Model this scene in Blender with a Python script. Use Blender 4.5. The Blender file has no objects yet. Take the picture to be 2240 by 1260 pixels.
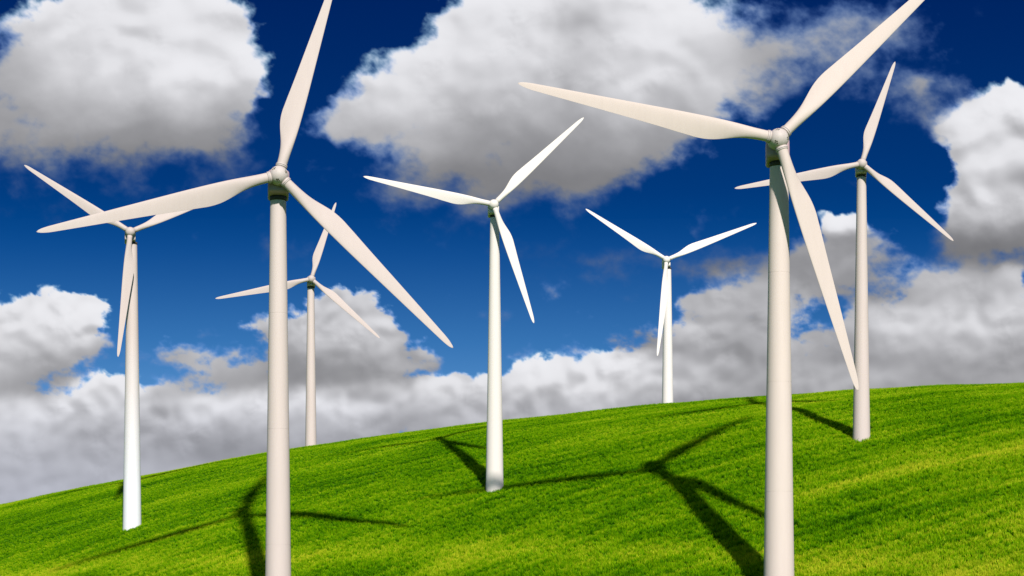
import bpy, bmesh, math, random
import numpy as np
from mathutils import Vector, Matrix

random.seed(7)
C = bpy.data.collections.new("scene"); bpy.context.scene.collection.children.link(C)
sc = bpy.context.scene
PI = math.pi

# ------------------------------------------------------------------ camera
# survey units: the photograph is 2240 x 1260; lens 4200 of those wide; the eye is at the origin looking along +Y
F, CX, HY = 4200.0, 1120.0, 1280.0
cd = bpy.data.cameras.new("camera"); cam = bpy.data.objects.new("camera", cd); C.objects.link(cam)
cam.location = (0, 0, 0); cam.rotation_euler = (PI/2, 0, 0)
cd.sensor_width = 36; cd.lens = 36*F/2240; cd.shift_y = (HY-630)/2240
cd.clip_start = 0.5; cd.clip_end = 20000
sc.camera = cam

def ray(px, py, D):
    return Vector(((px-CX)/F*D, D, (HY-py)/F*D))

# ------------------------------------------------------------------ noise
def _hash(ix, iy, seed):
    h = (ix*374761393 + iy*668265263 + seed*1274126177) & 0xffffffff
    h = ((h ^ (h >> 13))*1274126177) & 0xffffffff
    h = h ^ (h >> 16)
    return h
def pnoise(x, y, seed=0):
    ix = np.floor(x).astype(np.int64); iy = np.floor(y).astype(np.int64)
    fx = x-ix; fy = y-iy
    u = fx*fx*fx*(fx*(fx*6-15)+10); v = fy*fy*fy*(fy*(fy*6-15)+10)
    def g(dx, dy):
        a = _hash(ix+dx, iy+dy, seed)*(2*PI/4294967296.0)
        return np.cos(a)*(fx-dx)+np.sin(a)*(fy-dy)
    a = g(0, 0)*(1-u)+g(1, 0)*u; b = g(0, 1)*(1-u)+g(1, 1)*u
    return (a*(1-v)+b*v)*1.45
def fbm(x, y, octv=6, seed=0, gain=.5, lac=2.03, bill=False):
    s = 0; a = 1.0; t = 0
    for o in range(octv):
        n = pnoise(x, y, seed+o*17)
        if bill: n = 1-2*np.abs(n)*1.25
        s = s+a*n; t += a; a *= gain
        x = x*lac+13.7; y = y*lac+5.3
    return s/t

# ------------------------------------------------------------------ terrain
Y0, KX, S0, BW, WW, ZB, CS, QS = 281.72, .3264, .528, 5.0, 176.07, -7.27, .0815, -4.77e-4
_w = np.linspace(-60, 900, 4801)
_r = np.clip((_w+BW)/(2*BW), 0, 1); _r = _r*_r*(3-2*_r)
_s = S0*_r*(1-_w/WW); _s = np.where(_w < -BW, 0, _s); _s = np.maximum(_s, -.22)
_s = _s*np.clip((700-_w)/250, 0, 1)
_F = np.cumsum(_s)*(_w[1]-_w[0])
def terrain(x, y, fine=True):
    x = np.asarray(x, float); y = np.asarray(y, float)
    xc = 190*np.tanh(x/190*np.where(np.abs(x) < 1, 1, 1)); ax = np.abs(x)
    xs = np.sign(x)*np.where(ax < 110, ax, 110+90*(1-np.exp(-(ax-110)/90.0)))
    z = ZB+np.interp(y-Y0+KX*np.clip(x, -260, 260), _w, _F)+CS*xs+QS*xs*xs-1.35*(.5-.5*np.tanh((x-62)/34))
    if fine:
        u = x*.96+y*.28; v = -x*.28+y*.96
        z = z+.55*pnoise(u/34, v/13, 5)*np.clip((y-262)/20, 0, 1)+.16*pnoise(u/9, v/3.2, 9)
    return z
def hit(px, py, d0=225.0):
    Ds = np.linspace(d0, 620, 3951)
    d = terrain((px-CX)/F*Ds, Ds)-(HY-py)/F*Ds
    i = np.where(d > 0)[0]
    if len(i) == 0: return Ds[int(np.argmax(d))]
    return float(Ds[i[0]])
def crest_depth(px):
    Ds = np.linspace(300, 620, 3201)
    return float(Ds[int(np.argmax(terrain((px-CX)/F*Ds, Ds)/Ds))])

# ------------------------------------------------------------------ node helpers
def new_mat(name):
    m = bpy.data.materials.new(name); m.use_nodes = True
    nt = m.node_tree; nt.nodes.clear()
    return m, nt
def N(nt, t, **kw):
    n = nt.nodes.new(t)
    for k, v in kw.items():
        if k == 'inp':
            for a, b in v.items(): n.inputs[a].default_value = b
        else: setattr(n, k, v)
    return n
def ramp(nt, fac, stops):
    r = N(nt, 'ShaderNodeValToRGB'); el = r.color_ramp.elements
    while len(el) < len(stops): el.new(0.5)
    for e, (p, c) in zip(el, stops): e.position = p; e.color = (*c, 1)
    nt.links.new(fac, r.inputs[0]); return r.outputs[0]
def mixc(nt, fac, a, b, mode='MIX'):
    n = N(nt, 'ShaderNodeMix', data_type='RGBA', blend_type=mode)
    for s, v in ((n.inputs[0], fac), (n.inputs[6], a), (n.inputs[7], b)):
        if hasattr(v, 'links'): nt.links.new(v, s)
        else: s.default_value = v if not isinstance(v, tuple) else (*v, 1)
    return n.outputs[2]
def math_(nt, op, a, b=None, clamp=False):
    n = N(nt, 'ShaderNodeMath', operation=op, use_clamp=clamp)
    for i, v in enumerate((a, b)):
        if v is None: continue
        if hasattr(v, 'links'): nt.links.new(v, n.inputs[i])
        else: n.inputs[i].default_value = v
    return n.outputs[0]

def paint(name, col, rough=.6, dirt=.14, white_base=None, height=1.0):
    m, nt = new_mat(name); L = nt.links
    out = N(nt, 'ShaderNodeOutputMaterial'); p = N(nt, 'ShaderNodeBsdfPrincipled')
    tc = N(nt, 'ShaderNodeTexCoord')
    mp = N(nt, 'ShaderNodeMapping'); mp.inputs['Scale'].default_value = (1, 1, .12); L.new(tc.outputs['Object'], mp.inputs[0])
    n1 = N(nt, 'ShaderNodeTexNoise', inp={'Scale': 1.3, 'Detail': 6.0, 'Roughness': .6}); L.new(mp.outputs[0], n1.inputs['Vector'])
    n2 = N(nt, 'ShaderNodeTexNoise', inp={'Scale': 3.0, 'Detail': 5.0}); L.new(tc.outputs['Object'], n2.inputs['Vector'])
    f = ramp(nt, n1.outputs[0], [(.35, (0, 0, 0)), (.75, (1, 1, 1))])
    c = mixc(nt, math_(nt, 'MULTIPLY', f, dirt), col, tuple(v*.72 for v in col))
    f2 = ramp(nt, n2.outputs[0], [(.62, (0, 0, 0)), (.74, (1, 1, 1))])
    c = mixc(nt, math_(nt, 'MULTIPLY', f2, dirt*.5), c, (col[0]*.72, col[1]*.66, col[2]*.55))
    if white_base:
        sx = N(nt, 'ShaderNodeSeparateXYZ'); L.new(tc.outputs['Object'], sx.inputs[0])
        g = math_(nt, 'DIVIDE', sx.outputs[2], height)
        c = mixc(nt, ramp(nt, g, [(.15, (1, 1, 1)), (.8, (0, 0, 0))]), c, white_base)
    L.new(c, p.inputs['Base Color']); p.inputs['Roughness'].default_value = rough
    p.inputs['Specular IOR Level'].default_value = .22
    b = N(nt, 'ShaderNodeBump', inp={'Strength': .05, 'Distance': .05}); L.new(n2.outputs[0], b.inputs['Height']); L.new(b.outputs[0], p.inputs['Normal'])
    L.new(p.outputs[0], out.inputs[0])
    return m

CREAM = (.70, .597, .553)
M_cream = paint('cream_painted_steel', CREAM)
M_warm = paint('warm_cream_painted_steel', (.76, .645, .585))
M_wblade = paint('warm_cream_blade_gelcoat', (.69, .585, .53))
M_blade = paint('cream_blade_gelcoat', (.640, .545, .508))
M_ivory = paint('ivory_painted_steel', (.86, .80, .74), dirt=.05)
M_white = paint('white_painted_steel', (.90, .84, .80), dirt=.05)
M_fade = paint('cream_paint_fading_to_white', CREAM, white_base=(.90, .92, .95), height=48.0)
M_under = paint('weathered_counter_tinted_nacelle_paint', (.54, .37, .40), rough=.55, dirt=.6)  # dirty paint; base reddened and darkened to offset green bounce from the grass
M_hub = paint('weathered_hub_paint', (.66, .58, .545), rough=.5, dirt=.35)
M_dark = paint('dark_bearing_steel', (.09, .075, .06), rough=.7, dirt=.4)
M_pit = paint('rusty_bolt', (.10, .10, .06), rough=.7, dirt=.4)

# ------------------------------------------------------------------ object helpers
def obj(name, me, mat, parent=None, smooth=True):
    if isinstance(me, bmesh.types.BMesh):
        bm = me; bmesh.ops.recalc_face_normals(bm, faces=bm.faces)
        me = bpy.data.meshes.new(name); bm.to_mesh(me); bm.free()
    for m in (mat if isinstance(mat, (list, tuple)) else [mat]): me.materials.append(m)
    if smooth: me.polygons.foreach_set('use_smooth', [True]*len(me.polygons))
    o = bpy.data.objects.new(name, me); C.objects.link(o)
    if parent: o.parent = parent
    return o
def rings_to_bm(rings, cap=True, closed=True):
    bm = bmesh.new(); vs = [[bm.verts.new(p) for p in r] for r in rings]
    n = len(vs[0])
    for a, b in zip(vs, vs[1:]):
        for i in range(n): bm.faces.new((a[i], a[(i+1) % n], b[(i+1) % n], b[i]))
    if cap:
        bm.faces.new(vs[0]); bm.faces.new(list(reversed(vs[-1])))
    return bm
def lathe(profile, origin, axis, seg=48):
    axis = Vector(axis).normalized(); a = axis.orthogonal().normalized(); b = axis.cross(a)
    o = Vector(origin)
    return rings_to_bm([[o+axis*h+(a*math.cos(2*PI*i/seg)+b*math.sin(2*PI*i/seg))*max(r, 1e-4) for i in range(seg)] for h, r in profile])
def sharp(o, ang=40):
    me = o.data; bm = bmesh.new(); bm.from_mesh(me)
    for e in bm.edges:
        if len(e.link_faces) == 2 and e.calc_face_angle(0) > math.radians(ang): e.smooth = False
    bm.to_mesh(me); bm.free()

# ------------------------------------------------------------------ turbine
RS = np.array([.03, .07, .10, .15, .20, .25, .29, .34, .40, .50, .60, .70, .80, .90, .95, .975, .99, 1.0])
CH = np.array([.040, .040, .0415, .050, .066, .081, .085, .083, .076, .066, .057, .048, .039, .030, .025, .019, .012, .003])
LE = np.array([.020, .020, .0208, .0235, .0255, .0262, .0262, .0258, .025, .0225, .020, .0175, .015, .0125, .011, .009, .006, .0015])
TH = np.array([1.0, 1.0, .93, .70, .50, .38, .33, .29, .26, .22, .20, .18, .17, .16, .15, .15, .15, .2])
def blade_bm(hub, d, n, length, L):
    """hub centre, unit span direction d, rotor axis n towards the wind"""
    b = n.cross(d); b = -b if b.dot(Vector((-d.z, 0, d.x))) < 0 else b     # trailing side
    rings = []; M = 40
    rr = np.concatenate([np.linspace(.03, .34, 17), np.linspace(.38, .94, 15), [.955, .968, .978, .986, .993, 1.0]])
    def sm(v):
        return np.interp(rr, RS, v)
    ch, le, th = sm(CH), sm(LE), sm(TH)
    k = np.array([.25, .5, .25])
    for arr in (ch, le, th):
        for _ in range(2): arr[1:-7] = np.convolve(arr, k, 'same')[1:-7]
    for r, c, l, t in zip(rr, ch, le, th):
        tw = math.radians(15*max(0, 1-r/.75)**1.3*min(1, max(0, (r-.05)/.12))+1.5)
        e = min(1, max(0, (r-.08)/.16)); e = e*e*(3-2*e)     # 0 round root, 1 aerofoil
        cen = hub+d*(r*length)
        cd_ = b*math.cos(tw)-n*math.sin(tw); nd = n*math.cos(tw)+b*math.sin(tw)
        ring = []
        for i in range(M):
            a = 2*PI*i/M
            x = .5-.5*math.cos(a)                            # 0 leading .. 1 trailing
            circ = math.sin(a)*.5
            xa = max(x, 0.0)
            foil = (1 if math.sin(a) >= 0 else -1)*2.6*(.2969*math.sqrt(xa)-.126*xa-.3516*xa**2+.2843*xa**3-.1015*xa**4)*1.0
            y = (circ*(1-e)+foil*.95*e)*t
            ring.append(cen+cd_*((x*c-l)*L)+nd*(y*c*L))
        rings.append(ring)
    return rings_to_bm(rings)

def nacelle_bm(o, ax, L, w=.0425, zt=.037, zb=.055, y0=.036, y1=.196):
    """box body with rounded long edges, slightly tapered nose and tail; ax points back from the hub"""
    up = Vector((1, 0, 0)).cross(ax).normalized(); up = up if up.z > 0 else -up
    sx = ax.cross(up).normalized(); rings = []
    for y, s in ((y0, .86), (y0+.004, .95), (y0+.012, 1), (y1-.02, 1), (y1-.006, .95), (y1, .86)):
        ring = []
        for (cx, cz) in ((1, 1), (-1, 1), (-1, -1), (1, -1)):
            r = .016 if cz > 0 else .010
            hw, hz = w*s, (zt if cz > 0 else zb)*s
            for k in range(6):
                a0 = {(1, 1): 0, (-1, 1): PI/2, (-1, -1): PI, (1, -1): 1.5*PI}[(cx, cz)]
                a = a0+PI/2*k/5
                px = cx*(hw-r)+r*math.cos(a); pz = cz*(hz-r)+r*math.sin(a)
                ring.append(o+ax*(y*L)+sx*(px*L)+up*(pz*L))
        rings.append(ring)
    return rings_to_bm(rings)

TILT = math.radians(5)
def axis(yaw):                                          # from hub to the back
    return Vector((-math.sin(yaw)*math.cos(TILT), math.cos(yaw)*math.cos(TILT), -math.sin(TILT)))
NRM = -axis(math.radians(10))
OVER = .112
hub_points = {}
def turbine(key, hub, tips, base_x, base_y, L_px, r_base, r_top, label, mats, detail, D=None, sections=4):
    tower_m, blade_m = mats
    if D is None: D = hit(base_x, base_y)
    s = D/F; L = L_px*s
    bx = (base_x-CX)*s; bz = float(terrain(bx, D))
    root = bpy.data.objects.new('wind_turbine', None); C.objects.link(root)
    root.location = (bx, D, bz); root.empty_display_size = 2
    root['label'] = label; root['category'] = 'wind turbine'; root['group'] = 'white wind turbines standing on the green hill'
    B = Vector((bx, D, bz))
    AX = axis(math.radians(1.5)-math.atan2(bx, D)*.9)
    hc = ray(hub[0], hub[1], D-OVER*L) - B                # local hub centre
    hub_points[key] = hc+B
    # nacelle hangs behind the hub
    nac = obj('nacelle', nacelle_bm(hc, AX, L), M_under if detail else blade_m, root); sharp(nac, 50)
    ztop = hc.z-.056*L-(OVER)*L*math.sin(TILT)
    # tower: stacked conical sections with a thin flange between
    H = ztop-.004*L; rb, rt = r_base*s, r_top*s
    prof = [(-4.0, rb*1.02)]
    for k in range(sections):
        h0, h1 = H*k/sections, H*(k+1)/sections
        q = lambda h: rb+(rt-rb)*(h/H)
        st = h0+.05 if k else 0.0
        prof += [(st, q(st)), ((h0+h1)/2, q((h0+h1)/2)), (h1-.05, q(h1))]
        if k < sections-1 and detail: prof += [(h1-.045, q(h1)-.015), (h1+.045, q(h1)-.015)]
    sharp(obj('tower', lathe(prof, (0, 0, 0), (0, 0, 1), 72), tower_m, root), 20)
    obj('yaw_ring', lathe([(H-.012*L, rt*1.02), (H-.012*L+.01, rt*1.06), (H+.006*L, rt*1.06)], (0, 0, 0), (0, 0, 1), 48), M_dark, root)
    # hub: domed nose, cylindrical body
    R = .0375*L
    hp = [(-R, 0.0005)]+[(-R*math.cos(a), R*math.sin(a)) for a in np.linspace(.12, PI/2, 12)]+[(.012*L, R*.995), (.030*L, R*.93), (.0365*L, R*.86)]
    hb = obj('hub', lathe(hp, hc, -NRM, 56), M_hub if detail else blade_m, root)
    dirs = []
    for tx, ty in tips:
        # the tip lies in the plane of the rotor
        dr = ray(tx, ty, 1.0); Hw = hc+B
        t = Hw.dot(NRM)/dr.dot(NRM)
        v = dr*t-Hw; ln = v.length; d = v.normalized(); dirs.append(d)
        bl = obj('blade', blade_bm(hc, d, NRM, ln, L), blade_m, root)
        if detail:
            rr = .0222*L
            cp = [(.0350*L, rr*.98), (.0350*L, rr*1.04), (.0395*L, rr*1.07), (.0400*L, rr*.97), (.0412*L, rr*.97), (.0417*L, rr*1.06), (.0450*L, rr*1.03), (.0462*L, rr*.92)]
            sharp(obj('root_collar', lathe(cp, hc, d, 48), M_hub, bl), 40)
    if detail:
        # bolt heads and pits scattered round the nose, between the roots
        for k in range(len(dirs)):
            m = (dirs[k]+dirs[(k+1) % 3]).normalized()
            side = NRM.cross(m).normalized()
            for (fa, fs) in ((.80, -.16), (.74, .10), (.95, .02), (.88, .34)):
                v = (NRM*math.cos(fa)+m*math.sin(fa)+side*fs*.6).normalized()
                r = .0025*L*(1+.4*random.random())
                obj('bolt', lathe([(R*.97, r), (R*1.0, r), (R*1.012, r*.7)], hc, v, 10), M_pit, hb)
        # grille in the belly of the nacelle
        up = AX.cross(Vector((1, 0, 0))).normalized(); up = up if up.z > 0 else -up
        bm = bmesh.new()
        for i in range(5):
            c = hc+AX*((.150+.006*i)*L)-up*(.0568*L)
            bmesh.ops.create_cube(bm, size=1, matrix=Matrix.Translation(c) @ Matrix.Diagonal((.05*L, .0028*L, .0035*L, 1)))
        obj('vent', bm, M_dark, nac, smooth=False)
    return root

FR_D, FL_D = 276.0, 294.0
turbine('front_right', (1703, 303), [(2091, -79), (1133, 182), (1877, 855)], 1704, 1326, 581, 34.0, 20.0,
        'nearest cream wind turbine, lower blade tip hanging over the tower of a smaller one', (M_warm, M_wblade), True, D=FR_D)
turbine('front_left', (610, 383), [(731, -40), (80, 507), (991, 761)], 608.5, 1370, 538, 30.5, 17.2,
        'tall cream wind turbine with rust dotted hub, left of the middle, foot below the frame', (M_cream, M_blade), True, D=FL_D)
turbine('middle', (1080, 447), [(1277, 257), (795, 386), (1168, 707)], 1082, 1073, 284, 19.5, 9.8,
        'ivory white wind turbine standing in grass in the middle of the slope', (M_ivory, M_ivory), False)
turbine('left', (285, 507), [(53, 361), (545, 402), (258, 781)], 289, 1154, 276, 20.0, 10.8,
        'farthest left wind turbine, tower fading from cream to white, one blade hanging straight down', (M_fade, M_blade), False)
turbine('right_back', (1885, 358), [(1958, 135), (1607, 412), (2086, 527)], 1884.5, 961, 283, 18.8, 10.0,
        'smaller cream wind turbine partly behind the nearest one, foot on the slope at far right', (M_cream, M_blade), False)
dc = crest_depth(680)
turbine('crest_left', (681, 610), [(735, 443), (471, 653), (831, 740)], 680, 970, 212, 12.5, 7.5,
        'smallest cream wind turbine rising behind the crest, right beside the tall left tower', (M_cream, M_blade), False, D=dc+7)
dc = crest_depth(1460)
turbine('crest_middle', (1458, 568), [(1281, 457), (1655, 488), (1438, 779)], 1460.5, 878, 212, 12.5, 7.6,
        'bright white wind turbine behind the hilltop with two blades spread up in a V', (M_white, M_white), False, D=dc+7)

# ------------------------------------------------------------------ sun and sky
P = ray(1418, 1032, hit(1418, 1032)); Hf = hub_points['front_right']
sd = (Hf-P).normalized()                                # towards the sun
elev = math.asin(sd.z); azim = math.atan2(sd.x, sd.y)
print('sun elevation', math.degrees(elev), 'azimuth', math.degrees(azim))
sl = bpy.data.lights.new('sun', 'SUN'); sl.energy = 4.5; sl.angle = math.radians(1.5); sl.color = (1.0, .955, .90)
so = bpy.data.objects.new('sun', sl); C.objects.link(so)
so.rotation_euler = sd.to_track_quat('Z', 'Y').to_euler()

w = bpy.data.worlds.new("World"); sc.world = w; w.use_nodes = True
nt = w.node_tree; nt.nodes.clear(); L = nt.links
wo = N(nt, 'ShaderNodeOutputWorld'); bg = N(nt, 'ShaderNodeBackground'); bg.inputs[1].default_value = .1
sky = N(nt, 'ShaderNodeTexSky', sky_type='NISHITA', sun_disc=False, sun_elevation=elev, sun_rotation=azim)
sky.altitude = 800; sky.air_density = 1.0; sky.dust_density = .2; sky.ozone_density = 3.0
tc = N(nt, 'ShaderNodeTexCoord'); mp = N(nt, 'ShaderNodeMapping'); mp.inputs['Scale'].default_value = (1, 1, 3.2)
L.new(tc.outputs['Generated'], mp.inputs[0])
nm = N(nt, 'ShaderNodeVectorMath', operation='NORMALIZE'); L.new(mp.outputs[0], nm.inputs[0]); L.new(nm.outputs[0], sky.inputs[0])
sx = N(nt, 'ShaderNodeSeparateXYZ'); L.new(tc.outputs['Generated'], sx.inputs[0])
tint = ramp(nt, sx.outputs[2], [(0, (.50, .84, 1.0)), (.08, (.30, .74, 1.0)), (.125, (.07, .55, .93)), (.17, (.01, .38, .82)), (.20, (.004, .27, .68)), (.31, (.0, .13, .51)), (.5, (2.3, 1.35, .78))])  # last stop warmed and brightened above the frame, added fill for shaded sides
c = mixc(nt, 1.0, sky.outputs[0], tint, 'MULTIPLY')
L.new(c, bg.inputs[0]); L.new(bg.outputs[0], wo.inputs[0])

# ------------------------------------------------------------------ ground
def grid_mesh(name, xs, ys, zf):
    X, Y = np.meshgrid(xs, ys); Z = zf(X, Y)
    nx, ny = len(xs), len(ys)
    co = np.stack([X, Y, Z], -1).reshape(-1, 3).astype(np.float32)
    i = np.arange(nx*ny).reshape(ny, nx)
    q = np.stack([i[:-1, :-1], i[:-1, 1:], i[1:, 1:], i[1:, :-1]], -1).reshape(-1, 4).astype(np.int32)
    me = bpy.data.meshes.new(name)
    me.vertices.add(len(co)); me.vertices.foreach_set('co', co.ravel())
    me.loops.add(q.size); me.loops.foreach_set('vertex_index', q.ravel())
    me.polygons.add(len(q)); me.polygons.foreach_set('loop_start', np.arange(0, q.size, 4, dtype=np.int32))
    me.update(calc_edges=True)
    me.polygons.foreach_set('use_smooth', np.ones(len(q), bool))
    return me, co
def spaced(lo, a, b, hi, step, far):
    core = np.arange(a, b+1e-6, step)
    l = a-np.geomspace(step, a-lo, far)[::-1]; r = b+np.geomspace(step, hi-b, far)
    return np.concatenate([l, core, r])
xs = spaced(-4000, -190, 190, 4000, 1.0, 40); ys = spaced(-3000, 250, 520, 5000, 1.0, 45)

def grass_colour(nt):
    """shared large scale colour of the crop: stripes along the slope, yellow bands, dark hollows"""
    L = nt.links
    geo = N(nt, 'ShaderNodeNewGeometry')
    rot = N(nt, 'ShaderNodeMapping', vector_type='POINT'); rot.inputs['Rotation'].default_value = (0, 0, math.radians(-14)); L.new(geo.outputs['Position'], rot.inputs[0])
    def nz(sx_, sy_, det=4, rough=.55):
        m = N(nt, 'ShaderNodeMapping'); m.inputs['Scale'].default_value = (sx_, sy_, .0); L.new(rot.outputs[0], m.inputs[0])
        n = N(nt, 'ShaderNodeTexNoise', inp={'Scale': 1.0, 'Detail': det, 'Roughness': rough}); L.new(m.outputs[0], n.inputs['Vector'])
        return n.outputs[0]
    big = nz(1/60, 1/18); mid = nz(1/17, 1/1.7, 5, .62); small = nz(1/.9, 1/.6, 3, .7)
    a = math_(nt, 'ADD', math_(nt, 'MULTIPLY', math_(nt, 'ADD', math_(nt, 'MULTIPLY', math_(nt, 'SUBTRACT', big, .5), 1.15), .5), .50), math_(nt, 'MULTIPLY', math_(nt, 'ADD', math_(nt, 'MULTIPLY', math_(nt, 'SUBTRACT', mid, .5), 2.1), .5), .34))
    a = math_(nt, 'ADD', a, math_(nt, 'MULTIPLY', small, .16))
    # lighter bands: (ax+by=c, width) in metres on the hill
    sp = N(nt, 'ShaderNodeSeparateXYZ'); L.new(geo.outputs['Position'], sp.inputs[0])
    for (p0, p1, wd, amp, xlo, xhi) in BANDS:
        dx, dy = p1[0]-p0[0], p1[1]-p0[1]; ln = math.hypot(dx, dy); nx_, ny_ = -dy/ln, dx/ln
        e = math_(nt, 'ADD', math_(nt, 'ADD', math_(nt, 'MULTIPLY', sp.outputs[0], nx_), math_(nt, 'MULTIPLY', sp.outputs[1], ny_)), -(p0[0]*nx_+p0[1]*ny_))
        e = math_(nt, 'ADD', e, math_(nt, 'MULTIPLY', math_(nt, 'SUBTRACT', big, .5), wd*2.2))
        g = math_(nt, 'POWER', 2.718, math_(nt, 'MULTIPLY', math_(nt, 'POWER', math_(nt, 'ABSOLUTE', math_(nt, 'DIVIDE', e, wd)), 2.0), -1.0))
        mr = N(nt, 'ShaderNodeMapRange', interpolation_type='SMOOTHSTEP'); L.new(sp.outputs[0], mr.inputs[0]); mr.inputs[1].default_value = xlo; mr.inputs[2].default_value = xhi
        a = math_(nt, 'ADD', a, math_(nt, 'MULTIPLY', math_(nt, 'MULTIPLY', g, mr.outputs[0]), amp))
    return a, small
def gp(px, py):
    d = hit(px, py); v = ray(px, py, d); return (v.x, v.y)
BANDS = [(gp(1700, 1105), gp(2200, 990), 2.6, .20, 25, 60),
         (gp(300, 1240), gp(1900, 1240), 4.5, .17, -200, -120),
         (gp(1650, 1200), gp(2200, 1080), 3.0, -.12, 20, 50),
         (gp(350, 1030), gp(900, 945), 6.0, .08, 0, -50),
         (gp(400, 1110), gp(1300, 1030), 7.0, -.06, 70, 20)]

COLS = [(.27, (.013, .080, .0002)), (.41, (.054, .215, .0002)), (.53, (.140, .375, .0003)), (.66, (.30, .54, .0005)), (.84, (.66, .70, .03))]
def ground_mat():
    m, nt = new_mat('crop_soil'); L = nt.links
    out = N(nt, 'ShaderNodeOutputMaterial'); p = N(nt, 'ShaderNodeBsdfPrincipled', inp={'Roughness': .95}); p.inputs['Specular IOR Level'].default_value = .1
    a, small = grass_colour(nt)
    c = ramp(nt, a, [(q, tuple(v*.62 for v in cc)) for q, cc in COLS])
    L.new(c, p.inputs['Base Color'])
    b = N(nt, 'ShaderNodeBump', inp={'Strength': .6, 'Distance': .3}); L.new(small, b.inputs['Height']); L.new(b.outputs[0], p.inputs['Normal'])
    L.new(p.outputs[0], out.inputs[0]); return m
def blade_mat():
    m, nt = new_mat('grass_blade'); L = nt.links
    out = N(nt, 'ShaderNodeOutputMaterial')
    a, small = grass_colour(nt)
    oi = N(nt, 'ShaderNodeObjectInfo')
    at = N(nt, 'ShaderNodeAttribute', attribute_name='tone')
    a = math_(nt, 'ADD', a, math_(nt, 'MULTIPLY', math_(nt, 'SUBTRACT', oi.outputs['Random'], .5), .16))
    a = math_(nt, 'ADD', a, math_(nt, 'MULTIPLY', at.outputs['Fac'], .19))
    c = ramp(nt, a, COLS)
    d = N(nt, 'ShaderNodeBsdfDiffuse'); t = N(nt, 'ShaderNodeBsdfTranslucent'); L.new(c, d.inputs[0]); L.new(c, t.inputs[0])
    g = N(nt, 'ShaderNodeBsdfGlossy', inp={'Roughness': .45}); g.inputs[0].default_value = (.5, .6, .4, 1)
    mx = N(nt, 'ShaderNodeMixShader', inp={0: .25}); L.new(d.outputs[0], mx.inputs[1]); L.new(t.outputs[0], mx.inputs[2])
    m2 = N(nt, 'ShaderNodeMixShader', inp={0: .004}); L.new(mx.outputs[0], m2.inputs[1]); L.new(g.outputs[0], m2.inputs[2])
    L.new(m2.outputs[0], out.inputs[0]); return m

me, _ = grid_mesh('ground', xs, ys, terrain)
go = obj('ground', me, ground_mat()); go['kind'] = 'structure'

# ------------------------------------------------------------------ grass (nobody could count it)
def tuft_mesh(seed, n=18):
    rnd = random.Random(seed); vs = []; fs = []; tone = []
    for i in range(n):
        a = rnd.uniform(0, 2*PI); r = .34*math.sqrt(rnd.random()); x, y = r*math.cos(a), r*math.sin(a)
        h = rnd.uniform(.34, .84); w_ = rnd.uniform(.025, .046); b = rnd.uniform(0, 2*PI)
        lx, ly = rnd.gauss(.04, .12), rnd.gauss(0, .12); cx_, cy_ = math.cos(b)*w_, math.sin(b)*w_
        k = len(vs)
        vs += [(x-cx_, y-cy_, -.05), (x+cx_, y+cy_, -.05), (x+lx*.4+cx_*.8, y+ly*.4+cy_*.8, h*.55), (x+lx*.4-cx_*.8, y+ly*.4-cy_*.8, h*.55), (x+lx*1.3, y+ly*1.3, h)]
        fs += [(k, k+1, k+2, k+3), (k+3, k+2, k+4)]
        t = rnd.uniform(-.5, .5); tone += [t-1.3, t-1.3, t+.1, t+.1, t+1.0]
    m = bpy.data.meshes.new('grass_tuft'); m.from_pydata(vs, [], fs)
    at = m.attributes.new('tone', 'FLOAT', 'POINT'); at.data.foreach_set('value', tone)
    return m
MB = blade_mat()
srcs = []
for k in range(4):
    m = tuft_mesh(k); m.materials.append(MB)
    srcs.append(bpy.data.objects.new('grass_tuft', m))       # source shapes for the node tree only
gxs = np.arange(-165, 166, 3.0); gys = np.arange(262, 470, 3.0)
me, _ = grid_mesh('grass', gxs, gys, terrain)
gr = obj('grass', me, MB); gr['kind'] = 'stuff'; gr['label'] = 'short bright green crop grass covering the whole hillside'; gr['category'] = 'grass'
ng = bpy.data.node_groups.new('grass_scatter', 'GeometryNodeTree')
ng.interface.new_socket('Geometry', in_out='INPUT', socket_type='NodeSocketGeometry')
ng.interface.new_socket('Geometry', in_out='OUTPUT', socket_type='NodeSocketGeometry')
gi = ng.nodes.new('NodeGroupInput'); gout = ng.nodes.new('NodeGroupOutput')
dp = ng.nodes.new('GeometryNodeDistributePointsOnFaces'); dp.distribute_method = 'RANDOM'; dp.inputs['Density'].default_value = 6.5
ip = ng.nodes.new('GeometryNodeInstanceOnPoints'); ip.inputs['Pick Instance'].default_value = True
g2 = ng.nodes.new('GeometryNodeGeometryToInstance')
for s in srcs:
    oi = ng.nodes.new('GeometryNodeObjectInfo'); oi.inputs['Object'].default_value = s; oi.inputs['As Instance'].default_value = True
    ng.links.new(oi.outputs['Geometry'], g2.inputs[0])
ng.links.new(g2.outputs[0], ip.inputs['Instance'])
rv = ng.nodes.new('FunctionNodeRandomValue'); rv.data_type = 'FLOAT_VECTOR'; rv.inputs['Min'].default_value = (-.15, -.15, 0); rv.inputs['Max'].default_value = (.15, .15, 6.283)
rs = ng.nodes.new('FunctionNodeRandomValue'); rs.data_type = 'FLOAT'; rs.inputs[2].default_value = .6; rs.inputs[3].default_value = 1.15; rs.inputs['Seed'].default_value = 5
ng.links.new(gi.outputs[0], dp.inputs['Mesh']); ng.links.new(dp.outputs['Points'], ip.inputs['Points'])
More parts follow.
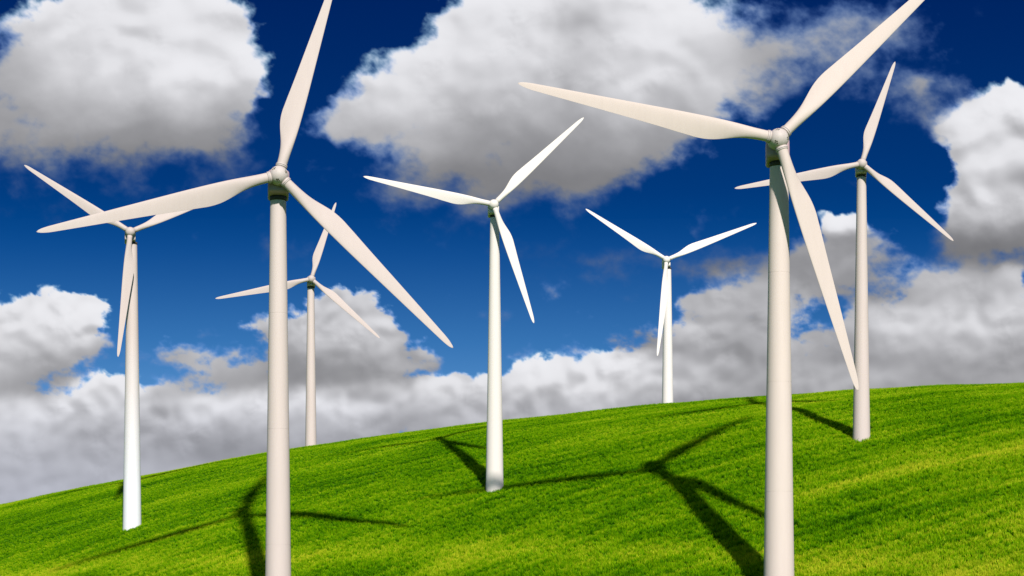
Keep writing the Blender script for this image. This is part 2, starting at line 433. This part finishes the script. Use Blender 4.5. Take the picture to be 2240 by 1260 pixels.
# the crop stands taller and coarser at the foot of the hill than on the windy top
ps = ng.nodes.new('GeometryNodeInputPosition'); sp = ng.nodes.new('ShaderNodeSeparateXYZ'); ng.links.new(ps.outputs[0], sp.inputs[0])
mr = ng.nodes.new('ShaderNodeMapRange'); ng.links.new(sp.outputs[1], mr.inputs[0])
for i_, v_ in ((1, 290), (2, 400), (3, 1.1), (4, .5)): mr.inputs[i_].default_value = v_
mm = ng.nodes.new('ShaderNodeMath'); mm.operation = 'MULTIPLY'; ng.links.new(rs.outputs[1], mm.inputs[0]); ng.links.new(mr.outputs[0], mm.inputs[1])
ng.links.new(rv.outputs[0], ip.inputs['Rotation']); ng.links.new(mm.outputs[0], ip.inputs['Scale'])
ng.links.new(ip.outputs[0], gout.inputs[0])
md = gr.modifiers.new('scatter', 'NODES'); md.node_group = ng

# ------------------------------------------------------------------ clouds: a curved sheet of sky far behind the hill
STEP = 2.3                                     # spacing in survey units (about .03 degree)
K = F*PI/180
A0, A1 = -1750/K, 1750/K; E0, E1 = -150/K, 1560/K
na, ne = int((A1-A0)*K/STEP), int((E1-E0)*K/STEP)
az = np.linspace(A0, A1, na)*PI/180; el = np.linspace(E1, E0, ne)*PI/180
AZ, EL = np.meshgrid(az, el)
X = CX+F*np.tan(AZ); Y = HY-F*np.tan(EL)/np.cos(AZ)
# (centre x, centre y, half width, half height, strength, edge softness 0 crisp .. 1 wispy)
CL = [
 # upper left cumulus
 (300,120,230,140,1,.25,.97),(330,40,190,100,1,.25,.86),(140,90,100,90,.9,.35,.80),(40,170,90,90,.60,1,.68),(430,160,110,120,.95,.25,.90),(470,60,60,50,.5,.7,.6),(525,185,48,48,.75,.3,.82),
 (230,230,240,90,.95,.5,.76),(50,270,150,90,.85,.8,.66),(340,290,150,60,.75,.9,.62),(470,260,80,70,.7,.8,.64),(150,340,120,50,.5,1,.56),(30,370,90,40,.45,1,.56),(505,365,70,50,.66,1,.54),(330,375,110,45,.58,1,.54),(120,420,120,40,.34,1,.5),(-230,220,200,150,1,.5,.75),
 # large middle cloud
 (1120,60,150,110,1,.25,.95),(1260,40,140,120,1,.3,.78),(1420,60,150,110,1,.25,.93),(1000,165,150,90,.95,.35,.90),(1040,60,70,70,.6,.5,.8),(870,225,130,75,.9,.35,.86),(760,265,90,45,.75,.6,.80),(1120,190,180,100,1,.3,.84),
 (1250,160,170,110,1,.3,.80),(1380,180,150,100,1,.3,.91),(1520,160,130,130,.95,.35,.82),(1140,280,220,80,1,.5,.68),(930,310,160,60,.85,.7,.78),(1340,290,170,80,.9,.5,.72),(1290,370,130,60,.8,.6,.60),(1090,380,190,70,.8,.8,.58),(1010,450,130,50,.78,1,.54),(1500,280,90,50,.6,.7,.66),(870,400,90,45,.6,1,.6),(1240,440,70,40,.65,.9,.56),
 # broken cloud to its right
 (1690,80,120,75,.74,1,.74),(1760,150,120,50,.72,1,.72),(1880,70,120,65,.76,1,.76),(1960,60,60,45,.5,1,.68),(1640,190,60,60,.5,1,.66),(1860,130,90,40,.5,1,.7),(2020,190,95,62,.85,.9,.68),(2010,270,60,40,.5,1,.6),
 # right edge cumulus
 (2120,280,70,48,.95,.1,.90),(2210,250,75,60,1,.05,.93),(2190,330,100,55,1,.1,.86),(2240,420,140,90,1,.1,.84),(2140,470,85,55,.95,.2,.82),(2200,530,150,50,.9,.6,.54),(2080,540,60,40,.5,.9,.5),(2420,380,190,190,1,.2,.8),(2130,590,100,30,.4,1,.48),
 # cumulus, lower right
 (1838,485,52,26,.95,.1,.95),(1850,560,105,70,.95,.3,.66),(1760,590,100,50,.8,.35,.60),(1650,650,120,60,.85,.3,.68),(1520,735,60,36,.8,.15,.80),(1600,720,130,60,.9,.3,.64),(1900,650,90,60,.5,.9,.5),
 (2060,640,120,60,.9,.3,.72),(2140,640,60,60,.8,.3,.66),(2210,610,36,28,.85,.1,.80),(2120,700,120,60,1,.15,.90),(2220,690,80,60,.9,.3,.7),(1990,720,120,55,.95,.2,.82),(1890,690,50,36,.7,.3,.78),(2080,770,190,55,1,.3,.66),(2200,790,120,60,1,.4,.60),
 (1850,760,110,50,.8,.6,.60),(1880,830,150,36,.9,.3,.72),(1680,790,160,60,1,.3,.64),(1700,850,200,50,1,.4,.66),
 (1480,790,90,40,.8,.3,.62),(1400,740,70,36,.65,.4,.54),(1300,815,150,42,1,.1,.90),(1170,850,110,42,1,.1,.86),(1450,835,120,45,1,.2,.84),(1230,890,260,50,1,.3,.72),(1560,830,90,50,1,.3,.66),(1540,880,180,40,1,.4,.62),
 # cumulus, lower left
 (120,680,80,45,1,.08,.92),(60,720,100,55,1,.1,.88),(170,720,60,60,1,.12,.88),(30,780,110,50,.9,.4,.70),(130,790,90,45,.8,.5,.62),(30,850,110,40,.6,.8,.58),(-140,760,170,130,1,.3,.8),(225,770,50,30,.5,.6,.64),
 (385,765,52,22,.62,.4,.68),(440,728,36,18,.42,.8,.6),(330,790,60,20,.35,1,.6),
 (460,795,95,40,.80,.5,.68),(560,825,110,45,.78,.6,.64),(430,850,90,40,.6,.8,.64),
 (575,715,60,30,.75,.25,.70),(650,700,70,40,.6,.25,.68),(750,670,80,45,1,.1,.74),(800,720,70,50,.95,.15,.78),(740,750,130,55,1,.25,.76),(690,810,150,50,.9,.45,.52),(860,785,90,35,.85,.25,.70),(955,790,40,20,.62,.5,.60),(810,840,120,36,.85,.5,.54),(925,765,24,20,.5,.3,.66),
 # low bank along the horizon
 (240,870,110,42,1,.1,.90),(130,910,110,42,1,.1,.88),(30,890,60,30,.8,.3,.84),(40,960,120,40,1,.3,.78),(220,945,130,50,1,.3,.66),(340,900,80,60,.95,.3,.66),(450,910,110,42,.95,.1,.84),(580,890,100,42,.95,.2,.80),(720,880,130,40,1,.1,.88),(870,865,120,36,1,.1,.86),(960,850,60,30,.8,.3,.84),(1050,870,90,42,1,.2,.78),
 (120,1010,280,55,1,.4,.68),(350,980,180,50,1,.4,.62),(560,960,200,50,1,.4,.66),(800,930,200,40,1,.4,.70),(980,910,120,40,1,.4,.70),(60,1060,320,70,1,.4,.72),(-40,1110,260,60,1,.4,.74),(350,1040,300,40,1,.5,.68),(-260,960,300,130,1,.4,.7),(2500,780,350,130,1,.4,.65),(2100,840,300,40,1,.5,.60),(1850,870,300,30,1,.5,.62),
 # scraps and veils
 (582,535,26,50,.50,1,.52),(640,550,55,28,.46,1,.52),(1213,640,32,22,.55,.5,.62),(1545,500,14,22,.42,.8,.6),(1285,605,26,12,.36,.9,.52),(1245,765,42,26,.5,.7,.60),(1140,770,25,15,.42,.8,.6),(1530,680,36,22,.5,.6,.58),
 (1085,690,40,35,.34,1,.5),(1450,585,230,36,.56,1,.46),(1230,545,150,28,.50,1,.46),(1590,565,130,32,.55,1,.46),(1110,830,40,20,.5,.7,.6),(1330,640,110,14,.2,1,.42),
]
def rfbm(x, y, octv, seed, gain=.5, bill=False):
    """octaves each turned by 37 degrees so no lattice shows"""
    s = 0; a = 1.0; t = 0; ca_, sa_ = math.cos(.65)*2.04, math.sin(.65)*2.04
    for o in range(octv):
        n = pnoise(x, y, seed+o*17)
        if bill: n = 1-2.4*np.abs(n)
        s = s+a*n; t += a; a *= gain
        x, y = x*ca_-y*sa_+13.7, x*sa_+y*ca_+5.3
    return s/t
wx = rfbm(X/150, Y/120, 3, 3)*42+rfbm(X/42, Y/38, 4, 31)*17
wy = rfbm(X/150+40, Y/120, 3, 4)*34+rfbm(X/42+9, Y/38, 4, 33)*15
Xw, Yw = X+wx, Y+wy
S = np.ones_like(X); SW = np.zeros_like(X); LW = np.zeros_like(X); WT = np.full_like(X, 1e-4); LS = np.zeros_like(X)
for cx, cy, rx, ry, a, sf, lu in CL:
    i0, i1 = np.searchsorted(X[0], cx-rx*2.2-90), np.searchsorted(X[0], cx+rx*2.2+90)
    ym = Y[:, na//2]; j0, j1 = np.searchsorted(ym, cy-ry*2.2-110), np.searchsorted(ym, cy+ry*2.2+110)
    if i1 <= i0 or j1 <= j0: continue
    sl_ = (slice(j0, j1), slice(i0, i1))
    q = ((Xw[sl_]-cx)/rx)**2+((Yw[sl_]-cy)/ry)**2
    g = a*np.clip(1-q/2.9, 0, 1)**1.7
    S[sl_] *= 1-.93*g
    q2 = ((X[sl_]*.45+Xw[sl_]*.55-cx)/rx)**2+((Y[sl_]*.45+Yw[sl_]*.55-cy)/ry)**2
    w_ = a*np.clip(1-q2/4.4, 0, 1)**3
    SW[sl_] += w_*sf; WT[sl_] += w_; w2 = w_**2.2; LW[sl_] += w2*(lu-.11*(1-.6*sf)*np.clip((Yw[sl_]-cy)/ry+.15*(Xw[sl_]-cx)/-rx, -1.2, 1.2)); LS[sl_] += w2
S = 1-S
soft = SW/WT; soft = np.where(WT < .01, .7, soft)
base_l = np.where(LS < 5e-4, .62, LW/np.maximum(LS, 1e-6)); base_l = .762+(base_l-.80)*(1.25-.35*np.clip((Y-520)/150, 0, 1))+.045*np.clip((Y-520)/150, 0, 1)
# beyond the frame plain scattered cumulus
out = np.clip(np.maximum(np.abs(X-1120)-1380, -(Y+90))/250, 0, 1)
far = np.clip(.35+.9*rfbm(X/300, Y/150, 4, 77)+.5*np.clip((Y-700)/400, 0, 1), 0, 1)
S = S*(1-out)+out*far; soft = soft*(1-out)+.4*out; base_l = base_l*(1-out)+.78*out
pz = np.clip((Y-500)/180, 0, 1)                            # lumps look smaller down towards the horizon
n_lo = rfbm(X/115, Y/85, 7, 11, gain=.56)*(1-pz)+rfbm(X/62, Y/42, 6, 12, gain=.58)*pz
n_bi = rfbm(Xw/75, Yw/62, 6, 23, gain=.5, bill=True)*(1-pz)+rfbm(Xw/42, Yw/32, 5, 24, gain=.52, bill=True)*pz
n_hi = rfbm(X/30, Y/22, 5, 51, gain=.66)
tail = np.clip((.75-S)/.6, 0, 1)
raw = S-(.44-.26*soft)+.78*n_lo*(.50+.75*soft)+.20*(n_bi-.3)*(1-.6*soft)+.30*n_hi*(.30+.7*soft)*tail
raw = raw+.28*np.clip((S-.62)/.35, 0, 1)
width = .11+1.05*soft
al = np.clip(raw/width, 0, 1); al = al*al*(3-2*al)
al = al*np.clip(.50+.62*S+.35*(1-soft), 0, 1)
# relief of the billows, lit from above right
def shift(a, dy, dx): return np.roll(np.roll(a, dy, 0), dx, 1)
def blur(a, n):
    for _ in range(n): a = (a+shift(a, 2, 0)+shift(a, -2, 0)+shift(a, 0, 2)+shift(a, 0, -2))/5
    return a
h1 = rfbm(Xw/120, Yw/88, 3, 71, gain=.45, bill=True)*(1-pz)+rfbm(Xw/66, Yw/42, 4, 72, gain=.5, bill=True)*pz; h2 = rfbm(X/40, Y/31, 4, 61, gain=.5, bill=True)
body = blur(np.clip(raw, 0, .6), 6)*(1-pz)+blur(np.clip(raw, 0, .9), 3)*pz
crisp = np.clip(1-2.0*soft, 0, 1)
hb = blur(h1, 7)*(1-pz)+blur(h1, 4)*pz
rel = 1.0*(hb-shift(hb, 9, -5))+.9*(body-shift(body, 8, -3))
rel2 = h2-shift(h2, 3, -2)
lum = base_l+(.14-.03*pz)*np.tanh(rel*1.4)*(.10+crisp)+(.026+.006*pz)*np.tanh(rel2*1.6)*(.3+crisp)*np.clip(.3+1.6*rfbm(X/90, Y/70, 2, 88), 0, 1.2)
lum = lum+.11*rfbm(X/190, Y/105, 4, 91, gain=.42)*(.7+.4*crisp)+.05*(hb-.1)*crisp
lum = lum-.10*np.clip((.42-hb), 0, 1)*crisp
rim = np.clip(1-raw/.22, 0, 1)*crisp*np.clip(.5+3*(body-shift(body, 6, -3))*3, 0, 1)
lum = lum+.07*rim
low = np.clip((Y-850)/250, 0, 1)
lum = lum+.35*np.clip(.60-lum, 0, 1)
lum = np.clip(lum, .42, .90+.055*np.tanh((lum-.90)*8))
colr = np.stack([lum*(.985-.025*low), lum*(.985-.01*low), lum*(.99+.035*low)+.012], -1)
thin = np.clip(1-al, 0, 1)[..., None]; colr = colr*(1-thin*np.array([.42, .16, -.18]))+thin*np.array([0, .01, .06])
colr = np.clip(colr, 0, .96)
lin = np.where(colr <= .04045, colr/12.92, ((colr+.055)/1.055)**2.4)
edge = np.clip(np.minimum(np.minimum((AZ-AZ.min())*F, (AZ.max()-AZ)*F), (EL.max()-EL)*F)/200, 0, 1)
al = al*edge
haze = np.clip((Y-430)/650, 0, 1)*.66; haze = haze*haze*1.2*edge   # pale haze near the horizon
hazec = np.array([.24, .46, .74])
fa = 1-(1-al)*(1-haze)
lin = (lin*al[..., None]+hazec*((1-al)*haze)[..., None])/np.maximum(fa, 1e-4)[..., None]
RAD = 6000.0
co = np.stack([np.sin(AZ)*np.cos(EL)*RAD, np.cos(AZ)*np.cos(EL)*RAD, np.sin(EL)*RAD], -1).reshape(-1, 3).astype(np.float32)
i = np.arange(na*ne).reshape(ne, na)
q = np.stack([i[:-1, :-1], i[1:, :-1], i[1:, 1:], i[:-1, 1:]], -1).reshape(-1, 4)
keep = (fa.ravel()[q].max(1) > .003); q = q[keep].astype(np.int32)
me = bpy.data.meshes.new('sky')
me.vertices.add(len(co)); me.vertices.foreach_set('co', co.ravel())
me.loops.add(q.size); me.loops.foreach_set('vertex_index', q.ravel())
me.polygons.add(len(q)); me.polygons.foreach_set('loop_start', np.arange(0, q.size, 4, dtype=np.int32))
me.update(calc_edges=True)
ca = me.color_attributes.new('cloud', 'FLOAT_COLOR', 'POINT')
ca.data.foreach_set('color', np.concatenate([lin, fa[..., None]], -1).reshape(-1).astype(np.float32))
m, nt = new_mat('cloud_vapour'); L = nt.links
o_ = N(nt, 'ShaderNodeOutputMaterial'); at = N(nt, 'ShaderNodeAttribute', attribute_name='cloud')
em = N(nt, 'ShaderNodeEmission'); tr = N(nt, 'ShaderNodeBsdfTransparent'); mx = N(nt, 'ShaderNodeMixShader')
L.new(at.outputs['Color'], em.inputs[0]); L.new(at.outputs['Alpha'], mx.inputs[0]); L.new(tr.outputs[0], mx.inputs[1]); L.new(em.outputs[0], mx.inputs[2])
L.new(mx.outputs[0], o_.inputs[0])
try: m.cycles.emission_sampling = 'NONE'
except Exception: pass
sk = obj('sky', me, m, smooth=False); sk['kind'] = 'structure'

# ------------------------------------------------------------------ render settings
sc.render.engine = 'CYCLES'
sc.view_settings.view_transform = 'Standard'; sc.view_settings.look = 'None'; sc.view_settings.exposure = 0; sc.view_settings.gamma = 1
sc.cycles.max_bounces = 5; sc.cycles.diffuse_bounces = 1; sc.cycles.glossy_bounces = 2; sc.cycles.transmission_bounces = 2; sc.cycles.transparent_max_bounces = 8
sc.cycles.use_denoising = True; sc.cycles.denoiser = 'OPENIMAGEDENOISE'; sc.cycles.denoising_input_passes = 'RGB_ALBEDO_NORMAL'; sc.cycles.denoising_prefilter = 'NONE'
